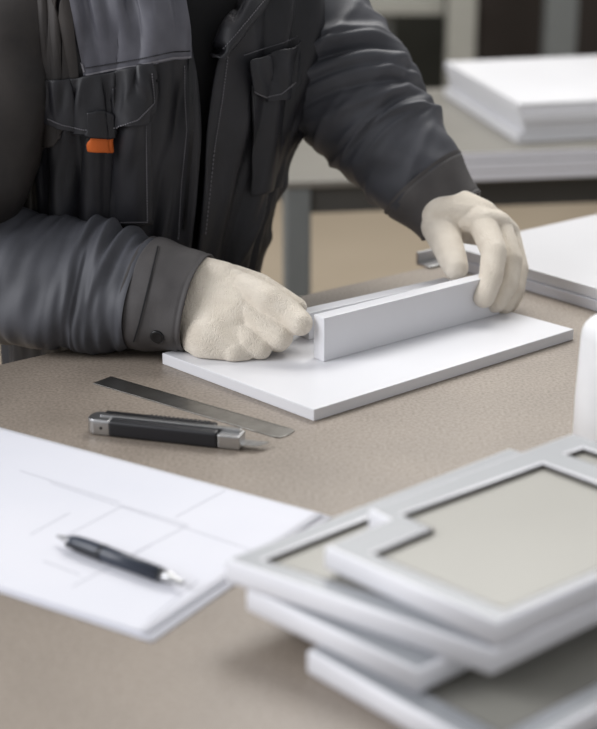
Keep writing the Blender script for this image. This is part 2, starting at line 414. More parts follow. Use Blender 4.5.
S2 = sheet([qN + (pR-pN).normalized()*.004, qR, qR + dl2*.45, qN + dl*.45], 0.0018, 'upper white drawing sheet with faint pencilled lines, under the dark pen', .0008)
def pline(pp, wd=.0009):
    bm = bmesh.new()
    for (a_, b_) in pp:
        A_ = Vector(at(a_[0], a_[1], .003)[:2]); B_ = Vector(at(b_[0], b_[1], .003)[:2]); dd = (B_-A_).normalized(); n_ = Vector((-dd.y, dd.x))*wd/2
        K = 12; prev = None
        for k in range(K+1):
            p = A_.lerp(B_, k/K); z_ = TZ + .0018 + .0008*(0.5+0.5*noise.noise(Vector((p.x*7, p.y*7, .0018*50))))**2 + .00036
            cur = (bm.verts.new((p.x+n_.x, p.y+n_.y, z_)), bm.verts.new((p.x-n_.x, p.y-n_.y, z_)))
            if prev: bm.faces.new((prev[0], prev[1], cur[1], cur[0]))
            prev = cur
    obj('pencil_lines', bm, M['pencil'], S2)
pline([((123, 505), (188, 525)), ((123, 505), (66, 535)), ((188, 525), (120, 560)), ((70, 512), (30, 534)), ((50, 482), (300, 566)),
       ((43, 560), (80, 574)), ((150, 545), (72, 586)), ((225, 490), (175, 517)), ((20, 470), (120, 502)), ((198, 580), (149, 620))])

# ------------------------------------------------------------- pen
p0 = at(57, 536, .0085); p1 = at(183, 583, .0085)
pl = (p1-p0).length; mid = (p0+p1)/2; mid.z = TZ + .0085
tp = thing('ballpoint_pen', (mid.x, mid.y, TZ+.0025), 'slim dark slate ballpoint pen lying on the drawing sheet', 'pen')
p0.z = p1.z = TZ + .0085; ax = (p1-p0).normalized()
zm = Vector((0, 0, 1)); mx = Matrix((zm.cross(ax), zm, ax)).transposed().to_4x4(); mx.translation = p0   # local z runs along the pen
def seg(name, prof, m): bm = bmesh.new(); lathe(bm, prof, mx, 28); return obj(name, bm, m, tp, smooth=True)
L = pl
seg('point', [(0, 0), (.0008, 0), (.0014, .004), (.0034, .013), (.0042, .0155), (0, .0155)], M['steel'])
seg('barrel', [(0, .0155), (.0050, .0155), (.0060, .022), (.0066, .036), (.0064, .06), (.0056, L-.022), (0, L-.022)], M['pen_barrel'])
seg('ring', [(.0050, .048), (.0069, .0482), (.0069, .0505), (.0050, .0507)], M['black_plastic'])
seg('end_cap', [(0, L-.022), (.0049, L-.022), (.0042, L-.012), (.0022, L-.007), (.0020, L-.001), (.0015, L), (0, L)], M['steel'])
bm = bmesh.new(); box(bm, -.0074, -.0062, -.0016, .0016, .016, .050, mx); box(bm, -.0066, -.0045, -.0016, .0016, .047, .050, mx); obj('clip', bm, M['black_plastic'], tp, bevel=.0004)

# ------------------------------------------------------------- steel ruler
a_ = at(93, 383, .001); b_ = at(275, 437, .001); c_ = at(291, 428.5, .001)
ml = (b_-a_).length; mx = frame_mtx(Vector((a_.x, a_.y, TZ)), Vector(((b_-a_).x, (b_-a_).y, 0)))
wr = abs((mx.inverted() @ c_).y); 
rl = bmesh.new(); prism_pts = [(0, 0), (ml, 0), (ml+.004, .002), (ml+.006, wr*.5), (ml+.004, wr-.002), (ml, wr), (0, wr)]
W_ = [mx @ Vector((p[0], p[1], 0)) for p in prism_pts]; prism(rl, W_, 0.0001, .0011)
cc = mx @ Vector((ml/2, wr/2, 0))
ru = obj('steel_ruler', rl, M['ruler'], origin=(cc.x, cc.y, TZ), bevel=.0002); tag(ru, 'thin worn steel ruler lying on the bench between the box knife and the white board', 'ruler')
bm = bmesh.new()
k = 0; x = .006
while x < ml-.004 and k < 400:
    ln = .005 if k % 10 == 0 else (.0036 if k % 5 == 0 else .0022)
    for (y0, y1) in ((wr-.0004-ln, wr-.0004), ):
        vs = [mx @ Vector(p) for p in ((x, y0, .00115), (x+.00025, y0, .00115), (x+.00025, y1, .00115), (x, y1, .00115))]
        bm.faces.new([bm.verts.new(q) for q in vs])
    x += .001; k += 1
obj('graduation_marks', bm, M['seam'], ru)['kind'] = 'stuff'

# ------------------------------------------------------------- snap-off knife
a_ = at(90, 430, 0); b_ = at(243, 447, 0); a_.z = b_.z = TZ
LK = (b_-a_).length; mx = frame_mtx(a_, b_-a_); mx.translation = a_
kc = mx @ Vector((LK/2, 0, 0))
kt = thing('box_knife', (kc.x, kc.y, TZ), 'black and silver snap-off box knife with its blade out, lying on the bench', 'knife')
k_ = LK/.157
def rbox(bm, x0, x1, y0, y1, z0, z1): box(bm, x0*k_, x1*k_, y0, y1, z0, z1, mx)
def round_end(x0, x1, y0, y1, z0, z1, name, m, left=True):
    pts = []
    r = (y1-y0)/2; cy = (y0+y1)/2
    if left:
        for k in range(13):
            a = PI/2 + PI*k/12; pts.append((x0*k_ + r*.75 + r*.75*math.cos(a), cy + r*math.sin(a)))
        pts += [(x1*k_, y0), (x1*k_, y1)]
    else: pts = [(x0*k_, y0), (x1*k_, y0), (x1*k_, y1), (x0*k_, y1)]
    bm = bmesh.new(); prism(bm, [mx @ Vector((p[0], p[1], 0)) for p in pts], z0, z1)
    return obj(name, bm, m, kt, bevel=.0022, seg=3, angle=50)
round_end(0, .026, -.0115, .0115, 0.0005, .0155, 'end_cap', M['steel'])
bm = bmesh.new(); rbox(bm, .024, .1355, -.0120, -.0014, 0.0002, .0158); obj('grip', bm, M['black_rubber'], kt, bevel=.003, seg=4)
bm = bmesh.new(); rbox(bm, .024, .1355, .0052, .0115, 0.0002, .0125); obj('grip', bm, M['black_rubber'], kt, bevel=.002, seg=3)
bm = bmesh.new(); rbox(bm, .012, .155, -.0016, .0040, 0.0015, .0168); ch = obj('blade_channel', bm, M['steel'], kt, bevel=.0006)
bm = bmesh.new(); rbox(bm, .135, .1575, -.0110, .0070, 0.0008, .0138); obj('nose', bm, M['steel'], kt, bevel=.0016, seg=3)
bm = bmesh.new(); rbox(bm, .014, .128, .0030, .0108, .0125, .0172); sl = obj('slider', bm, M['black_plastic'], kt, bevel=.0012, seg=3)
bm = bmesh.new()
for q in range(14): rbox(bm, .060+q*.0045, .0625+q*.0045, .0038, .0100, .0168, .0180)
obj('slider_ridges', bm, M['black_rubber'], sl, bevel=.0003)
bm = bmesh.new(); rbox(bm, .012, .042, .0006, .0040, .0150, .0164); obj('lock_plate', bm, M['steel'], kt, bevel=.0005)
bm = bmesh.new(); lathe(bm, [(0, 0), (.0014, 0), (.0014, .0004), (0, .0004)], mx @ Matrix.Translation((.017*k_, -.0114, .008)) @ Matrix.Rotation(PI/2, 4, 'X'), 16); obj('screw', bm, M['seam'], kt)
bm = bmesh.new()
xb = [(.150*k_, -.0085), (.173*k_, -.0085), (.182*k_, .0045), (.150*k_, .0045)]
prism(bm, [mx @ Vector((p[0], p[1], 0)) for p in xb], .0050, .0056); bl = obj('blade', bm, M['steel'], kt)
bm = bmesh.new()
for xx in (.1615, .170):
    vs = [mx @ Vector(p) for p in ((xx*k_, -.0083, .0057), (xx*k_+.0003, -.0083, .0057), (xx*k_+.0045, .0043, .0057), (xx*k_+.0042, .0043, .0057))]
    bm.faces.new([bm.verts.new(q) for q in vs])
obj('score_lines', bm, M['seam'], bl)
#PERSON

# ------------------------------------------------------------- the worker
def catmull(P, t):
    n_ = len(P)-1; x = min(max(t*n_, 0), n_-1e-6); i = int(x); f = x-i
    g_ = lambda k: P[min(max(k, 0), n_)]
    a, b, c, d = g_(i-1), g_(i), g_(i+1), g_(i+2)
    if i == 0: a = b*2 - c
    if i+2 > n_: d = c*2 - b
    return 0.5*((b*2) + (c-a)*f + (a*2-b*5+c*4-d)*f*f + (b*3-a-c*3+d)*f*f*f)
def creases(seed, n_, amp, smin, smax, tilt=0.8, wmin=.05, wmax=.10, th0=0, th1=2*PI):
    r = random.Random(seed); out = []
    for _ in range(n_):
        out.append((r.uniform(smin, smax), r.uniform(th0, th1), r.uniform(-tilt, tilt), r.uniform(wmin, wmax), r.uniform(.5, 1.3), amp*r.uniform(.5, 1.1)*(1 if r.random() < .62 else -1)))
    return out
def crease_d(cr, s_, th):
    d = 0
    for (s0_, t0, tl, wd, ln, a) in cr:
        dt = (th-t0+PI) % (2*PI) - PI
        c_ = math.cos(tl); sn_ = math.sin(tl)
        ds = (s_-s0_)*6
        across = ds*c_ - dt*sn_*0.6; along = dt*c_ + ds*sn_
        q = across/(wd*6)
        if abs(q) > 3: continue
        d += a*math.exp(-q*q)*math.exp(-(along/ln)**2)
    return d
def tube(path, rad, nl, ns, cr, r2=None, s_from=0, s_to=1, zmin=None, upv=None, side=None, off=0.0, ring_in=0.0, grooves=(), nfreq=9, namp=.002):
    """closed-wall cloth tube through path (world points); returns bmesh"""
    bm = bmesh.new(); rings = []
    for i in range(nl+1):
        s_ = s_from + (s_to-s_from)*i/nl
        p = catmull(path, s_); T_ = (catmull(path, min(s_+.01, 1)) - catmull(path, max(s_-.01, 0))).normalized()
        x = min(s_*(len(rad)-1), len(rad)-1-1e-6); k = int(x); f = x-k; f = f*f*(3-2*f); r = rad[k]*(1-f)+rad[k+1]*f
        up_ = upv if upv is not None else Vector((0, 0, 1))
        B_ = T_.cross(Vector((0, 0, 1)) if upv is not None else up_).normalized(); N_ = B_.cross(T_).normalized() if upv is None else up_.normalized()
        if side is not None: B_ = (side - T_*side.dot(T_)).normalized(); N_ = T_.cross(B_)
        ring = []
        for j in range(ns):
            th = 2*PI*j/ns
            base = B_*math.cos(th)*(r2 or 1.0) + N_*math.sin(th)
            dd = crease_d(cr, s_, th) + namp*noise.noise(Vector((s_*nfreq, math.cos(th)*1.5, math.sin(th)*1.5)))
            for (gs, gd, gw) in grooves: dd -= gd*math.exp(-((s_-gs)/gw)**2)
            q = p + base*(r+dd+off)
            if zmin is not None and q.z < zmin: q.z = zmin + (zmin-q.z)*-.02
            ring.append(bm.verts.new(q))
        rings.append(ring)
    for a, b in zip(rings[:-1], rings[1:]):
        for j in range(ns): bm.faces.new((a[j], b[j], b[(j+1) % ns], a[(j+1) % ns]))
    return bm, rings, T_, p
def close_in(bm, ring, center, T_, depth, shrink):
    """turns the end of a tube inwards: hem thickness and an inner wall"""
    prev = ring; ns = len(ring)
    for (f, dp) in ((1-shrink*.35, -.0012), (1-shrink, .001), (1-shrink, depth)):
        cur = [bm.verts.new(center + (v_.co-center)*f - T_*dp) for v_ in ring]
        for j in range(ns): bm.faces.new((prev[j], cur[j], cur[(j+1) % ns], prev[(j+1) % ns]))
        prev = cur

Ev = Vector((e.x, e.y, 0)); Nv = Vector((n.x, n.y, 0))      # along the bench edge / away from the bench
# facing of the chest: turned towards the work
fa = math.radians(40); Ev = Vector((math.cos(fa), math.sin(fa), 0)); Nv = Vector((-math.sin(fa), math.cos(fa), 0))
PC = Vector((-.172, 1.80, TZ))
per = thing('person', (PC.x, PC.y+.03, 0), 'worker in a dark grey work jacket and cream knitted gloves leaning over the bench', 'person')

# torso cross sections: z above bench, half width, half depth, shift along Ev, shift along Nv
TS = [(-.16, .145, .105, -.02, .03), (-.05, .138, .105, -.024, .02), (.05, .144, .112, -.020, .01), (.15, .162, .122, -.008, .0), (.24, .180, .130, .004, -.008),
      (.33, .192, .130, .01, -.01), (.40, .190, .112, .01, -.004), (.45, .150, .085, .01, .004), (.48, .095, .065, .01, .010)]
def tsec(z):
    P = [Vector((a[1], a[2], a[3])) for a in TS]; Q = [a[4] for a in TS]
    k = 0
    while k < len(TS)-2 and z > TS[k+1][0]: k += 1
    f = (z-TS[k][0])/(TS[k+1][0]-TS[k][0]); f = min(max(f, 0), 1)
    g_ = lambda i: Vector((TS[min(max(i, 0), len(TS)-1)][1:5]))
    a, b, c, d = g_(k-1), g_(k), g_(k+1), g_(k+2)
    return 0.5*((b*2)+(c-a)*f+(a*2-b*5+c*4-d)*f*f+(b*3-a-c*3+d)*f*f*f)
def S(th, z, off=0.0):
    """torso surface; th = 0 at the person's left side (image right), -90 deg = chest front"""
    w_, d_, sx, sy = tsec(z)
    c_, s_ = math.cos(th), math.sin(th)
    ex = 0.82
    x = math.copysign(abs(c_)**ex, c_)*(w_+off); y = math.copysign(abs(s_)**ex, s_)*(d_+off)
    return PC + Ev*(x+sx) + Nv*(y+sy) + Vector((0, 0, z))

# --- body, one continuous skin
def skin_body():
    V = []; Eg = []; Rd = []
    def add(p, r, par=None):
        V.append(Vector(p)); Rd.append(r)
        if par is not None: Eg.append((par, len(V)-1))
        return len(V)-1
    c = lambda z, a=0, b=0: PC + Ev*a + Nv*b + Vector((0, 0, z))
    pel = add(c(-.02, 0, .03), (.11, .085))
    sp = add(c(.12, 0, .01), (.105, .08), pel); ch = add(c(.28, .005, .0), (.115, .085), sp); nk = add(c(.43, .01, .01), (.055, .05), ch)
    h0 = add(c(.50, .01, -.005), (.052, .05), nk); h1 = add(c(.58, .01, -.025), (.078, .09), h0); h2 = add(c(.66, .01, -.02), (.074, .088), h1)
    shL = add(pt(300, 25, 1.86), (.05, .05), ch); elL = add(pt(372, 118, 1.815), (.038, .038), shL); wrL = add(pt(455, 220, 1.75), (.027, .024), elL)
    shR = add(c(.34, -.15, .0), (.045, .045), ch); elR = add(pt(-58, 268, 1.66), (.036, .036), shR); wrR = add(pt(205, 304, 1.555), (.026, .03), elR)
    for sgn in (-1, 1):
        hp = add(c(-.10, .085*sgn, .03), (.085, .085), pel); kn = add(c(-.46, .10*sgn, .0), (.055, .058), hp)
        an = add(c(-.81, .10*sgn, .06), (.038, .042), kn); to = add(c(-.862, .11*sgn, -.07), (.038, .024), an)
    me = bpy.data.meshes.new('body'); off = per.location
    me.from_pydata([v_-off for v_ in V], Eg, []); o = bpy.data.objects.new('body', me); C.objects.link(o)
    sk = o.modifiers.new('skin', 'SKIN'); sk.use_smooth_shade = True
    for i, r in enumerate(Rd): me.skin_vertices[0].data[i].radius = r
    me.skin_vertices[0].data[0].use_root = True
    o.modifiers.new('sub', 'SUBSURF').levels = 2; o.modifiers['sub'].render_levels = 2
    dg = bpy.context.evaluated_depsgraph_get(); m2 = bpy.data.meshes.new_from_object(o.evaluated_get(dg)); bpy.data.objects.remove(o)
    m2.name = 'body'; m2.materials.clear(); m2.materials.append(M['skin'])
    b = bpy.data.objects.new('body', m2); C.objects.link(b); b.parent = per
    return b
body = skin_body()
hc = PC + Ev*.01 + Nv*-.022 + Vector((0, 0, .62))
def ell(bm, c_, rx, ry, rz, useg=20, vseg=14, zcut=-9, ycut=9):
    mx_ = Matrix((Ev, Nv, Vector((0, 0, 1)))).transposed().to_4x4(); mx_.translation = c_
    bmesh.ops.create_uvsphere(bm, u_segments=useg, v_segments=vseg, radius=1, matrix=mx_ @ Matrix.Diagonal((rx, ry, rz, 1)))
# facial features grow out of the head
def feat(name, lst, m):
    bm = bmesh.new()
    for (a, b, z, rx, ry, rz) in lst: ell(bm, hc + Ev*a + Nv*b + Vector((0, 0, z)), rx, ry, rz)
    return obj(name, bm, m, body, smooth=True)
feat('nose', [(0, -.098, -.02, .011, .014, .022), (0, -.104, -.034, .015, .012, .009)], M['skin'])
feat('ear', [(.078, .01, -.02, .010, .018, .03)], M['skin']); feat('ear', [(-.078, .01, -.02, .010, .018, .03)], M['skin'])
feat('eye', [(.032, -.083, .005, .012, .008, .008)], M['white']); feat('eye', [(-.032, -.083, .005, .012, .008, .008)], M['white'])
feat('mouth', [(0, -.088, -.065, .024, .008, .006)], mat('lips', srgb(170, 100, 90), .5))
bm = bmesh.new(); ell(bm, hc + Vector((0, 0, .028)) + Nv*.018, .086, .10, .092, 32, 24)
obj('hair', bm, M['hair'], per, smooth=True)

# --- trousers and shoes
def legs():
    bm = bmesh.new()
    for sgn in (-1, 1):
        P = [PC + Ev*(.075*sgn) + Nv*.03 + Vector((0, 0, -.04)), PC + Ev*(.095*sgn) + Nv*.01 + Vector((0, 0, -.45)), PC + Ev*(.10*sgn) + Nv*.05 + Vector((0, 0, -.83))]
        b2, rg, T_, p_ = tube(P, [.098, .075, .062], 40, 32, creases(20+sgn, 12, .006, .3, 1), upv=Nv)
        me = bpy.data.meshes.new('t'); b2.to_mesh(me); bm.from_mesh(me); b2.free(); bpy.data.meshes.remove(me)
    return bm
obj('trousers', legs(), M['trousers'], per, smooth=True)
for sgn in (-1, 1):
    bm = bmesh.new(); ell(bm, PC + Ev*(.105*sgn) - Nv*.02 + Vector((0, 0, -.862)), .048, .13, .037); obj('shoe', bm, M['shoe'], per, smooth=True)

# --- shirt (the black seen in the open front)
bm = bmesh.new(); zs = [-.15+.62*i/40 for i in range(41)]; rr = []
for z in zs: rr.append([bm.verts.new(S(2*PI*j/64, z, -.014)) for j in range(64)])
for a, b in zip(rr[:-1], rr[1:]):
    for j in range(64): bm.faces.new((a[j], a[(j+1) % 64], b[(j+1) % 64], b[j]))
obj('shirt', bm, M['shirt'], per, smooth=True)

# --- jacket shell, open down the front
def interp(tab, y):
    if y <= tab[0][0]: 
        (a, b), (c, d) = tab[0], tab[1]; return b + (y-a)*(d-b)/(c-a)
    for (a, b), (c, d) in zip(tab[:-1], tab[1:]):
        if y <= c: return b + (y-a)*(d-b)/(c-a)
    return tab[-1][1]
EDGE_R = [(0, 186), (60, 194), (130, 196), (180, 192), (240, 186), (330, 182)]    # person's right front edge
EDGE_L = [(0, 236), (30, 224), (60, 216), (150, 201), (240, 192), (330, 188)]
def edge_th(tab, z):
    best = None
    for k in range(400):
        th = math.radians(-170 + 150*k/400); p = S(th, z, .004); x, y = proj(p)
        d = x - interp(tab, y)
        if best is None or abs(d) < best[0]: best = (abs(d), th)
    return best[1]
jz0, jz1 = -.14, .465; NZ = 150; NT = 300
crT = []
rT = random.Random(5)
def torso_disp(th, z, tR, tL):
    d = 0.0
    # soft vertical drape
    d += .0050*math.sin(th*9+z*6) * (0.6+0.4*math.sin(z*11)) + .003*math.sin(th*17-z*9+1)*math.sin(z*15+th*3)
    d += .0050*noise.noise(Vector((math.cos(th)*6, math.sin(th)*6, z*4)))*2
    d += .0055*(abs(noise.noise(Vector((math.cos(th)*9+3, math.sin(th)*9, z*5))))-.25)
    d += .0020*noise.noise(Vector((math.cos(th)*14, math.sin(th)*14, z*9)))
    # folds running from the arm pit across the chest side (image right)
    for (t0, z0_, sl_, a) in ((-.35, .20, .25, .007), (-.45, .13, .30, .006), (-.30, .06, .2, .006), (-1.0, .16, 1.6, .005)):
        q = ((th-t0)*sl_*.25 - (z-z0_))/.013
        d += a*math.exp(-q*q)*math.exp(-((th-t0)/.4)**2)
    for (t0, tz, wd_, a, zc, zw) in TF:
        q = (th - t0 - tz*(z-.2))/wd_
        if abs(q) < 3: d += a*math.exp(-q*q)*math.exp(-((z-zc)/zw)**2)
    # bulge to the open edges
    d += .004*math.exp(-((th-tR)/.07)**2) + .007*math.exp(-((th-tL)/.10)**2)
    return d
TF = [(rT.uniform(-3.0, .1), rT.uniform(-1.2, 1.2), rT.uniform(.03, .08), rT.choice((-1, 1, 1))*rT.uniform(.004, .009), rT.uniform(.0, .4), rT.uniform(.07, .18)) for _ in range(34)]
bm = bmesh.new(); rows = []
eth = []
for i in range(NZ+1):
    z = jz0 + (jz1-jz0)*i/NZ; eth.append((edge_th(EDGE_R, z), edge_th(EDGE_L, z)))
sm = []
for i in range(NZ+1):
    a = [eth[min(max(i+k, 0), NZ)] for k in range(-5, 6)]; sm.append((sum(q[0] for q in a)/11, sum(q[1] for q in a)/11))
eth = sm
YOKE = None
for i in range(NZ+1):
    z = jz0 + (jz1-jz0)*i/NZ; tR, tL = eth[i]
    row = []
    for j in range(NT+1):
        th = tL + (tR+2*PI-tL)*j/NT
        thn = th if th < PI else th-2*PI
        row.append(bm.verts.new(S(th, z, .006 + torso_disp(thn if thn > -PI else thn, z, tR, tL))))
    rows.append(row)
for i in range(NZ):
    for j in range(NT):
        bm.faces.new((rows[i][j], rows[i][j+1], rows[i+1][j+1], rows[i+1][j]))
bvh = BVHTree.FromBMesh(bm)
jk = obj('jacket', bm, M['cloth'], per, smooth=True)
m_ = jk.modifiers.new('solid', 'SOLIDIFY'); m_.thickness = .003; m_.offset = 0
_dg = bpy.context.evaluated_depsgraph_get(); _b = bmesh.new(); _b.from_mesh(jk.evaluated_get(_dg).to_mesh()); _b.transform(Matrix.Translation(per.location)); bvh = BVHTree.FromBMesh(_b)

# things sewn on: grown on the jacket surface
PB = {}
def hit(px, py, tree=None):
    d = ray(px, py).normalized(); h_ = (tree or bvh).ray_cast(CP, d)
    if h_[0] is None: return None
    nn_ = h_[1] if h_[1].dot(d) < 0 else -h_[1]
    return h_[0], nn_
def last_ok(px, py, sx):
    for k in range(60):
        h_ = hit(px + sx*k, py)
        if h_: return h_
    return None
def patch(name, top, bot, m, off=.002, thick=.002, nx=48, ny=28, bulge=.003, mid=None, parent=None, ripple=0.0, gather=0, sm_=2):
    """cloth piece between an upper and a lower outline (lists of pixels along x)"""
    def along(L_, s_):
        x = s_*(len(L_)-1); k = min(int(x), len(L_)-2); f = x-k; return (L_[k][0]*(1-f)+L_[k+1][0]*f, L_[k][1]*(1-f)+L_[k+1][1]*f)
    bm = bmesh.new(); g_ = []; nrm = {}
    for i in range(nx+1):
        s_ = i/nx; a = along(top, s_); b = along(bot, s_); col = []
        for j in range(ny+1):
            t_ = j/ny; px, py = a[0]*(1-t_)+b[0]*t_, a[1]*(1-t_)+b[1]*t_
            h_ = hit(px, py) or last_ok(px, py, -1) or last_ok(px, py, 1)
            q = off + bulge*math.sin(PI*min(s_*1.0, 1))*t_**.7 + ripple*math.sin(s_*gather)*math.sin(PI*min(1, t_*1.2))*(1-t_*.5)
            col.append(bm.verts.new(h_[0] + h_[1]*(q if sm_ < 5 else off)))
            nrm[len(nrm)] = h_[1]*(q-off)
        g_.append(col)
    for i in range(nx):
        for j in range(ny): bm.faces.new((g_[i][j], g_[i+1][j], g_[i+1][j+1], g_[i][j+1]))
    for _ in range(sm_): bmesh.ops.smooth_vert(bm, verts=bm.verts[:], factor=.5, use_axis_x=True, use_axis_y=True, use_axis_z=True)
    if sm_ >= 5:
        bm.verts.ensure_lookup_table()
        for i_, v_ in enumerate(bm.verts): v_.co += nrm[i_]
    o = obj(name, bm, m, parent or jk, smooth=True); 
    k_ = o.modifiers.new('solid', 'SOLIDIFY'); k_.thickness = thick; k_.offset = 0
    dg_ = bpy.context.evaluated_depsgraph_get(); b2_ = bmesh.new(); b2_.from_mesh(o.evaluated_get(dg_).to_mesh()); b2_.transform(Matrix.Translation(per.location)); PB[o.name] = BVHTree.FromBMesh(b2_); b2_.free()
    return o
def stitch(name, pts, m, wd=.0011, off=.0004, dash=None, parent=None, n_=80, closed=False):
    L_ = []
    for k in range(n_+1):
        x = k/n_*(len(pts)-1); i = min(int(x), len(pts)-2); f = x-i
        px, py = pts[i][0]*(1-f)+pts[i+1][0]*f, pts[i][1]*(1-f)+pts[i+1][1]*f
        h_ = hit(px, py, PB.get(parent.name) if parent else None)
        if h_: L_.append((h_[0]+h_[1]*off, h_[1], k))
    bm = bmesh.new(); 
    for (a, na, ka), (b, nb, kb) in zip(L_[:-1], L_[1:]):
        if dash and (ka//dash) % 2: continue
        if (b-a).length > .03 or (b-a).length < 1e-6: continue
        sd_ = (b-a).normalized().cross(na).normalized()*wd/2
        v_ = [a+sd_, a-sd_, b-sd_, b+sd_]; w2 = [q+na*.0008 for q in v_]
        lo_ = [bm.verts.new(q) for q in v_]; hi_ = [bm.verts.new(q) for q in w2]
        bm.faces.new(hi_)
        for q in range(4): bm.faces.new((lo_[q], lo_[(q+1) % 4], hi_[(q+1) % 4], hi_[q]))
    return obj(name, bm, m, parent or jk)
yk = patch('yoke_panel', [(56, -50), (96, -50), (136, -50), (174, -50)], [(84, 77), (110, 72), (140, 67), (172, 60), (192, 59)], M['cloth_light'], off=.0025, bulge=.001, thick=.0025, nx=110, ny=60, ripple=.0045, gather=33)
yk['label'] = 'lighter grey yoke panel'
bp_ = patch('armhole_panel', [(38, -40), (58, -40)], [(44, 150), (54, 146), (62, 138)], M['cloth_brown'], off=.0030, bulge=.002, thick=.0025, nx=50, ny=60, ripple=.002, gather=9)
pt_ = patch('armhole_panel', [(62, -10), (70, 10), (80, 70)][0:1]+[(68, -10)], [(60, 140), (80, 78)], M['cloth_brown'], off=.0034, bulge=.001, thick=.0025, nx=20, ny=60)
stitch('yoke_stitching', [(86, 68), (110, 64), (140, 59), (172, 52), (190, 51)], M['seam'], dash=1, n_=120, parent=yk)
stitch('yoke_seam', [(86, 75), (110, 70), (140, 65), (172, 58), (190, 57)], M['stitch'], wd=.0018, n_=120, parent=yk)
stitch('armhole_seam', [(64, -5), (70, 20), (77, 48), (84, 72)], M['stitch'], wd=.0018, n_=80, parent=yk)
pk = patch('pocket_flap', [(44, 78), (60, 77), (84, 74), (110, 69), (135, 64), (151, 61)], [(44, 122), (62, 129), (84, 134), (112, 133), (140, 124), (158, 104)], M['cloth'], off=.006, bulge=.007, ripple=.0026, gather=52, thick=.003, nx=90, sm_=10)
stitch('flap_stitching', [(48, 119), (62, 125), (84, 130), (112, 129), (138, 120), (154, 103), (152, 72)], M['stitch'], dash=1, n_=140, parent=pk)
tb = patch('tab', [(90, 110), (94, 107), (106, 107), (110, 110)], [(89, 134), (95, 136), (104, 136), (110, 134)], M['cloth'], off=.014, bulge=.001, thick=.003, nx=16, ny=12, parent=pk)
tg = patch('orange_tag', [(90, 133), (109, 133)], [(90, 149), (109, 149)], M['orange'], off=.012, bulge=.004, thick=.003, nx=12, ny=8); tg['label'] = 'orange webbing tag under the chest pocket flap'
cpk = patch('chest_pocket', [(88, 132), (150, 118)], [(80, 226), (150, 224)], M['cloth'], off=.004, bulge=.003, thick=.003, ripple=.001, gather=15)
stitch('pocket_stitching', [(146, 126), (147, 222), (84, 223)], M['stitch'], dash=1, n_=140, parent=cpk, wd=.0009)
stitch('placket_stitching', [(184, 66), (187, 130), (182, 180), (178, 240)], M['stitch'], dash=1, n_=140, wd=.0009)
# chest pocket on the person's left (image right)
cp2 = patch('chest_pocket', [(248, 80), (298, 72)], [(250, 200), (278, 190)], M['cloth'], off=.005, bulge=.002, thick=.003, sm_=12)
pk2 = patch('pocket_flap', [(244, 58), (262, 52), (282, 46), (301, 38)], [(249, 92), (262, 102), (282, 98), (298, 84)], M['cloth'], off=.010, bulge=.006, ripple=.0022, gather=24, thick=.003, sm_=14, nx=60)
stitch('flap_stitching', [(246, 62), (251, 88), (262, 98), (281, 94), (296, 82)], M['stitch'], dash=1, n_=90, parent=pk2)
stitch('pocket_top_seam', [(244, 55), (262, 49), (282, 43), (298, 36)], M['stitch'], dash=1, wd=.0009, n_=70)
stitch('placket_stitching', [(230, 38), (222, 100), (214, 150), (205, 236)], M['stitch'], dash=1, wd=.0009, n_=120)
lp = patch('lapel', [(236, -14), (248, -14), (262, -14), (276, -14)], [(216, 58), (217, 60), (219, 60), (222, 56)], M['cloth'], off=.008, bulge=.006, thick=.003, sm_=8)
stitch('lapel_stitching', [(268, -5), (246, 22), (223, 50)], M['stitch'], dash=1, wd=.0008, n_=50, parent=lp)
stitch('zip_tape', [(180, 0), (187, 30), (190, 60), (192, 130), (184, 230)], M['black_plastic'], off=.0005, wd=.004, n_=120)

# --- sleeves
def arm_r():
    path = [pt(-62, 268, 1.66), pt(-10, 276, 1.63), pt(43, 281, 1.60), pt(95, 286, 1.592), pt(145, 293, 1.576), pt(198, 303, 1.558)]
    rad = [.074, .073, .0665, .0615, .0555, .0475]
    return path, rad
path, rad = arm_r()
upn = Vector((0.17, 0.30, 1.0))
cr = creases(3, 16, .0075, .05, .66, tilt=1.2, wmin=.045, wmax=.08)
cr += [(.70, 1.5, .25, .018, 1.2, .007), (.63, 1.3, -.2, .022, .9, .009), (.76, 1.7, .1, .014, 1.0, -.005), (.55, 1.4, .4, .02, .7, .008), (.74, 3.6, .2, .018, 1.3, .006), (.66, 4.0, -.3, .02, 1.2, -.006), (.50, 2.8, .8, .02, 1.0, .007)]
bm, rg, T_, pe = tube(path, rad, 170, 110, cr, s_to=.80, zmin=TZ+.0015, upv=upn, nfreq=30, namp=.0045)
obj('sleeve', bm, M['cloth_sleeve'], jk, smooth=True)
bm, rg, T_, pe = tube(path, [r for r in rad], 50, 110, creases(8, 6, .0015, .8, 1), s_from=.775, s_to=1.0, zmin=TZ+.001, upv=upn, off=.0025, grooves=((.79, .002, .004), (.985, .0012, .003)), nfreq=12, namp=.003)
close_in(bm, rg[-1], pe, T_, .03, .06)
cf = obj('cuff', bm, M['cloth_cuff'], jk, smooth=True); cf['label'] = 'grey brown buttoned cuff of the sleeve resting on the bench'
me_ = cf.data; bmc = bmesh.new(); bmc.from_mesh(me_); bmc.transform(Matrix.Translation(per.location)); bv_cuff = BVHTree.FromBMesh(bmc)
def hitc(px, py):
    d = ray(px, py).normalized(); h_ = bv_cuff.ray_cast(CP, d); return (h_[0], h_[1] if h_[1].dot(d) < 0 else -h_[1])
hb, hn = hitc(157, 337)
bm = bmesh.new(); zq = hn; xq = zq.orthogonal().normalized(); mx = Matrix((xq, zq.cross(xq), zq)).transposed().to_4x4(); mx.translation = hb
lathe(bm, [(0, -.001), (.0075, -.001), (.0075, .0012), (.0065, .0018), (.0040, .0012), (0, .0012)], mx, 24); obj('button', bm, M['black_plastic'], cf, smooth=True)
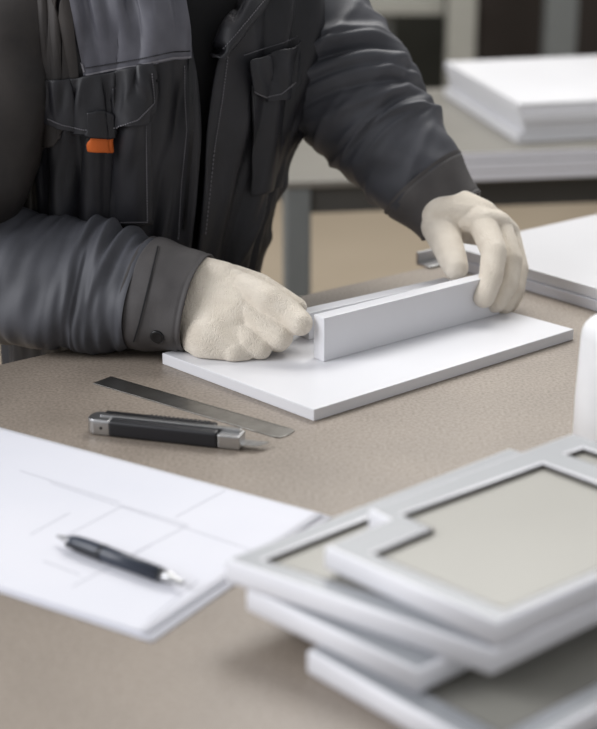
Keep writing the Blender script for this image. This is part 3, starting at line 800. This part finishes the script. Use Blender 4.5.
old = bvh; bvh = bv_cuff
stitch('hem_stitching', [(206, 262), (201, 290), (192, 325), (185, 345)], M['seam'], off=.0008, dash=1, wd=.0008, n_=80, parent=cf)
stitch('cuff_seam', [(158, 247), (149, 285), (139, 325), (134, 341)], M['seam'], off=.0008, wd=.0014, n_=80, parent=cf)
bvh = old; bmc.free()
# upper arm on the person's right
pa = [PC + Ev*-.135 + Nv*.0 + Vector((0, 0, .385)), PC + Ev*-.185 - Nv*.0 + Vector((0, 0, .30)), PC + Ev*-.245 - Nv*.0 + Vector((0, 0, .19)), pt(-62, 262, 1.66)]
bm, rg, T_, pe = tube(pa, [.062, .078, .076, .072], 90, 80, creases(14, 18, .007, .1, 1), upv=Nv, side=Ev, nfreq=8, namp=.005)
obj('sleeve', bm, M['cloth_brown'], jk, smooth=True)
# person's left arm, reaching to the far end of the strip
path = [pt(272, 8, 1.90), pt(300, 26, 1.885), pt(328, 64, 1.86), pt(354, 95, 1.84), pt(383, 133, 1.82), pt(414, 171, 1.79), pt(451, 216, 1.765)]
rad = [.070, .082, .082, .077, .068, .057, .0425]
cr = creases(31, 34, .0035, .1, .85, tilt=.9, wmin=.009, wmax=.02)
cr += [(.30, .6, .9, .020, 1.3, .008), (.38, 1.0, .85, .018, 1.6, .009), (.45, .8, .8, .016, 1.4, .008), (.52, 1.1, .8, .018, 1.6, .008), (.60, .9, .6, .016, 1.2, .006), (.34, 4.2, .5, .02, 1.2, -.006), (.44, 4.0, .4, .02, 1.3, -.006), (.5, 3.2, .9, .02, 1.1, .006), (.70, 1.2, .5, .016, 1.2, .004),
       (.415, .8, .85, .009, 1.5, -.007), (.485, .8, .8, .009, 1.5, -.007), (.56, 1.0, .7, .010, 1.4, -.006), (.34, .8, .9, .010, 1.4, -.006)]
bm, rg, T_, pe = tube(path, rad, 200, 110, cr, s_to=.90, nfreq=14, namp=.004)
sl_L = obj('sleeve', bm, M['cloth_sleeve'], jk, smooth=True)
bm, rg, T_, pe = tube(path, rad, 40, 110, creases(9, 5, .001, .85, 1), s_from=.875, s_to=1.0, off=.0020, grooves=((.885, .0015, .003), (.99, .001, .002)), nfreq=10, namp=.0035)
close_in(bm, rg[-1], pe, T_, .03, .07)
cf = obj('cuff', bm, M['cloth_cuff'], jk, smooth=True)
# collar stub closing the neck
bm = bmesh.new(); ra = []
for k in range(3):
    z = .455 + .02*k; ra.append([bm.verts.new(PC + Ev*(.01+math.cos(a)*(.098-.012*k)) + Nv*(.008+math.sin(a)*(.075-.008*k)) + Vector((0, 0, z+.008*k*math.sin(a)))) for a in [math.radians(-60+300*j/48) for j in range(49)]])
for a, b in zip(ra[:-1], ra[1:]):
    for j in range(48): bm.faces.new((a[j], a[j+1], b[j+1], b[j]))
o = obj('collar', bm, M['cloth'], jk, smooth=True); o.modifiers.new('solid', 'SOLIDIFY').thickness = .004

# ------------------------------------------------------------- gloves
def capsule(bm, a, ra, b, rb, seg=14):
    tmp = bmesh.new()
    for p, r in ((a, ra), (b, rb)):
        bmesh.ops.create_icosphere(tmp, subdivisions=3, radius=r, matrix=Matrix.Translation(p))
    hull(bm, tmp)
def hull(bm, tmp):
    r = bmesh.ops.convex_hull(tmp, input=tmp.verts[:])
    kill = [g_ for g_ in r['geom_interior'] if isinstance(g_, bmesh.types.BMVert)]
    bmesh.ops.delete(tmp, geom=list(set(kill)), context='VERTS')
    loose = [v_ for v_ in tmp.verts if not v_.link_faces]
    bmesh.ops.delete(tmp, geom=loose, context='VERTS')
    me = bpy.data.meshes.new('t'); tmp.to_mesh(me); bm.from_mesh(me); bpy.data.meshes.remove(me); tmp.free()
def blob(bm, lst):
    tmp = bmesh.new()
    for (p, r) in lst: bmesh.ops.create_icosphere(tmp, subdivisions=3, radius=r, matrix=Matrix.Translation(p))
    hull(bm, tmp)
def glove(palms, fingers, label, vox=.0014, smooth=7, zfloor=None):
    bm = bmesh.new()
    for pl_ in palms: blob(bm, [(pt(a, b, y), r) for (a, b, y, r) in pl_])
    for fg in fingers:
        q = [(pt(a, b, y), r) for (a, b, y, r) in fg]
        for (a, ra_), (b, rb_) in zip(q[:-1], q[1:]): capsule(bm, a, ra_, b, rb_)
    if zfloor is not None:
        for v_ in bm.verts:
            if v_.co.z < zfloor: v_.co.z = zfloor + (v_.co.z-zfloor)*.02
    me = bpy.data.meshes.new('g'); bm.to_mesh(me); bm.free()
    me.transform(Matrix.Translation(-per.location))
    o = bpy.data.objects.new('g', me); C.objects.link(o)
    r = o.modifiers.new('re', 'REMESH'); r.mode = 'VOXEL'; r.voxel_size = vox; r.use_smooth_shade = True
    s_ = o.modifiers.new('sm', 'SMOOTH'); s_.factor = .5; s_.iterations = smooth
    dg = bpy.context.evaluated_depsgraph_get(); m2 = bpy.data.meshes.new_from_object(o.evaluated_get(dg)); bpy.data.objects.remove(o)
    m2.name = 'glove'; m2.materials.clear(); m2.materials.append(M['knit'])
    for p in m2.polygons: p.use_smooth = True
    g_ = bpy.data.objects.new('glove', m2); C.objects.link(g_); g_.parent = per; g_['label'] = label
    return g_
mm = .001
# glove resting on the board (person's right hand)
glove([
    [(194, 279, 1.578, 26*mm), (192, 318, 1.548, 26*mm), (222, 283, 1.572, 23*mm), (210, 338, 1.528, 26*mm)],
    [(222, 284, 1.572, 22*mm), (212, 340, 1.522, 26*mm), (254, 292, 1.552, 14.5*mm), (247, 314, 1.535, 14.5*mm), (236, 333, 1.522, 15*mm), (219, 343, 1.519, 19*mm)],
    [(204, 336, 1.528, 25*mm), (212, 341, 1.520, 25*mm), (226, 347, 1.510, 17*mm), (235, 351, 1.504, 13*mm), (236, 334, 1.520, 15*mm)],
  ],
  [[(246, 288, 1.552, 15.5*mm), (270, 301, 1.527, 16*mm), (289, 315, 1.518, 15.5*mm), (300, 323, 1.505, 13.2*mm)],
   [(241, 308, 1.540, 15*mm), (263, 327, 1.518, 15*mm), (280, 337, 1.505, 13.5*mm), (278, 341, 1.518, 12*mm)],
   [(230, 327, 1.530, 15*mm), (249, 343, 1.508, 14*mm), (260, 348, 1.505, 12.5*mm), (256, 350, 1.520, 11*mm)],
   [(219, 340, 1.518, 17*mm), (234, 352, 1.502, 13*mm), (244, 353, 1.504, 11*mm)],
   [(232, 280, 1.590, 17*mm), (260, 286, 1.580, 13.5*mm), (283, 299, 1.560, 11.5*mm), (298, 307, 1.548, 9.5*mm)]],
  'cream glove resting on the white board, fingertips at the near end of the strip', zfloor=TZ+.0125, smooth=3)
# glove reaching over the strip (person's left hand)
glove([
    [(441, 213, 1.737, 23*mm), (461, 208, 1.742, 21*mm), (446, 230, 1.735, 20*mm), (482, 216, 1.730, 19*mm)],
    [(446, 224, 1.742, 19*mm), (464, 212, 1.748, 22*mm), (484, 221, 1.712, 14.5*mm), (499, 224, 1.722, 14.5*mm), (508, 232, 1.735, 13.5*mm), (510, 240, 1.750, 12.5*mm)],
  ],
  [[(440, 226, 1.735, 22*mm), (447, 244, 1.700, 18*mm), (453, 260, 1.672, 16*mm), (456, 268, 1.660, 14*mm)],
   [(483, 225, 1.712, 16*mm), (494, 252, 1.668, 14.5*mm), (491, 277, 1.645, 13.5*mm), (484, 297, 1.630, 12.2*mm)],
   [(499, 229, 1.722, 15.5*mm), (511, 260, 1.682, 13.2*mm), (508, 283, 1.664, 12.4*mm), (496, 303, 1.650, 11*mm)],
   [(508, 236, 1.735, 14.5*mm), (518, 269, 1.700, 12.2*mm), (514, 290, 1.680, 11.2*mm), (504, 306, 1.666, 10.5*mm)],
   [(511, 243, 1.750, 13*mm), (518, 275, 1.722, 10.5*mm), (516, 292, 1.704, 10*mm), (510, 304, 1.690, 9.5*mm)]],
  'cream glove reaching down over the far end of the upright strip, thumb on its top edge', smooth=3)
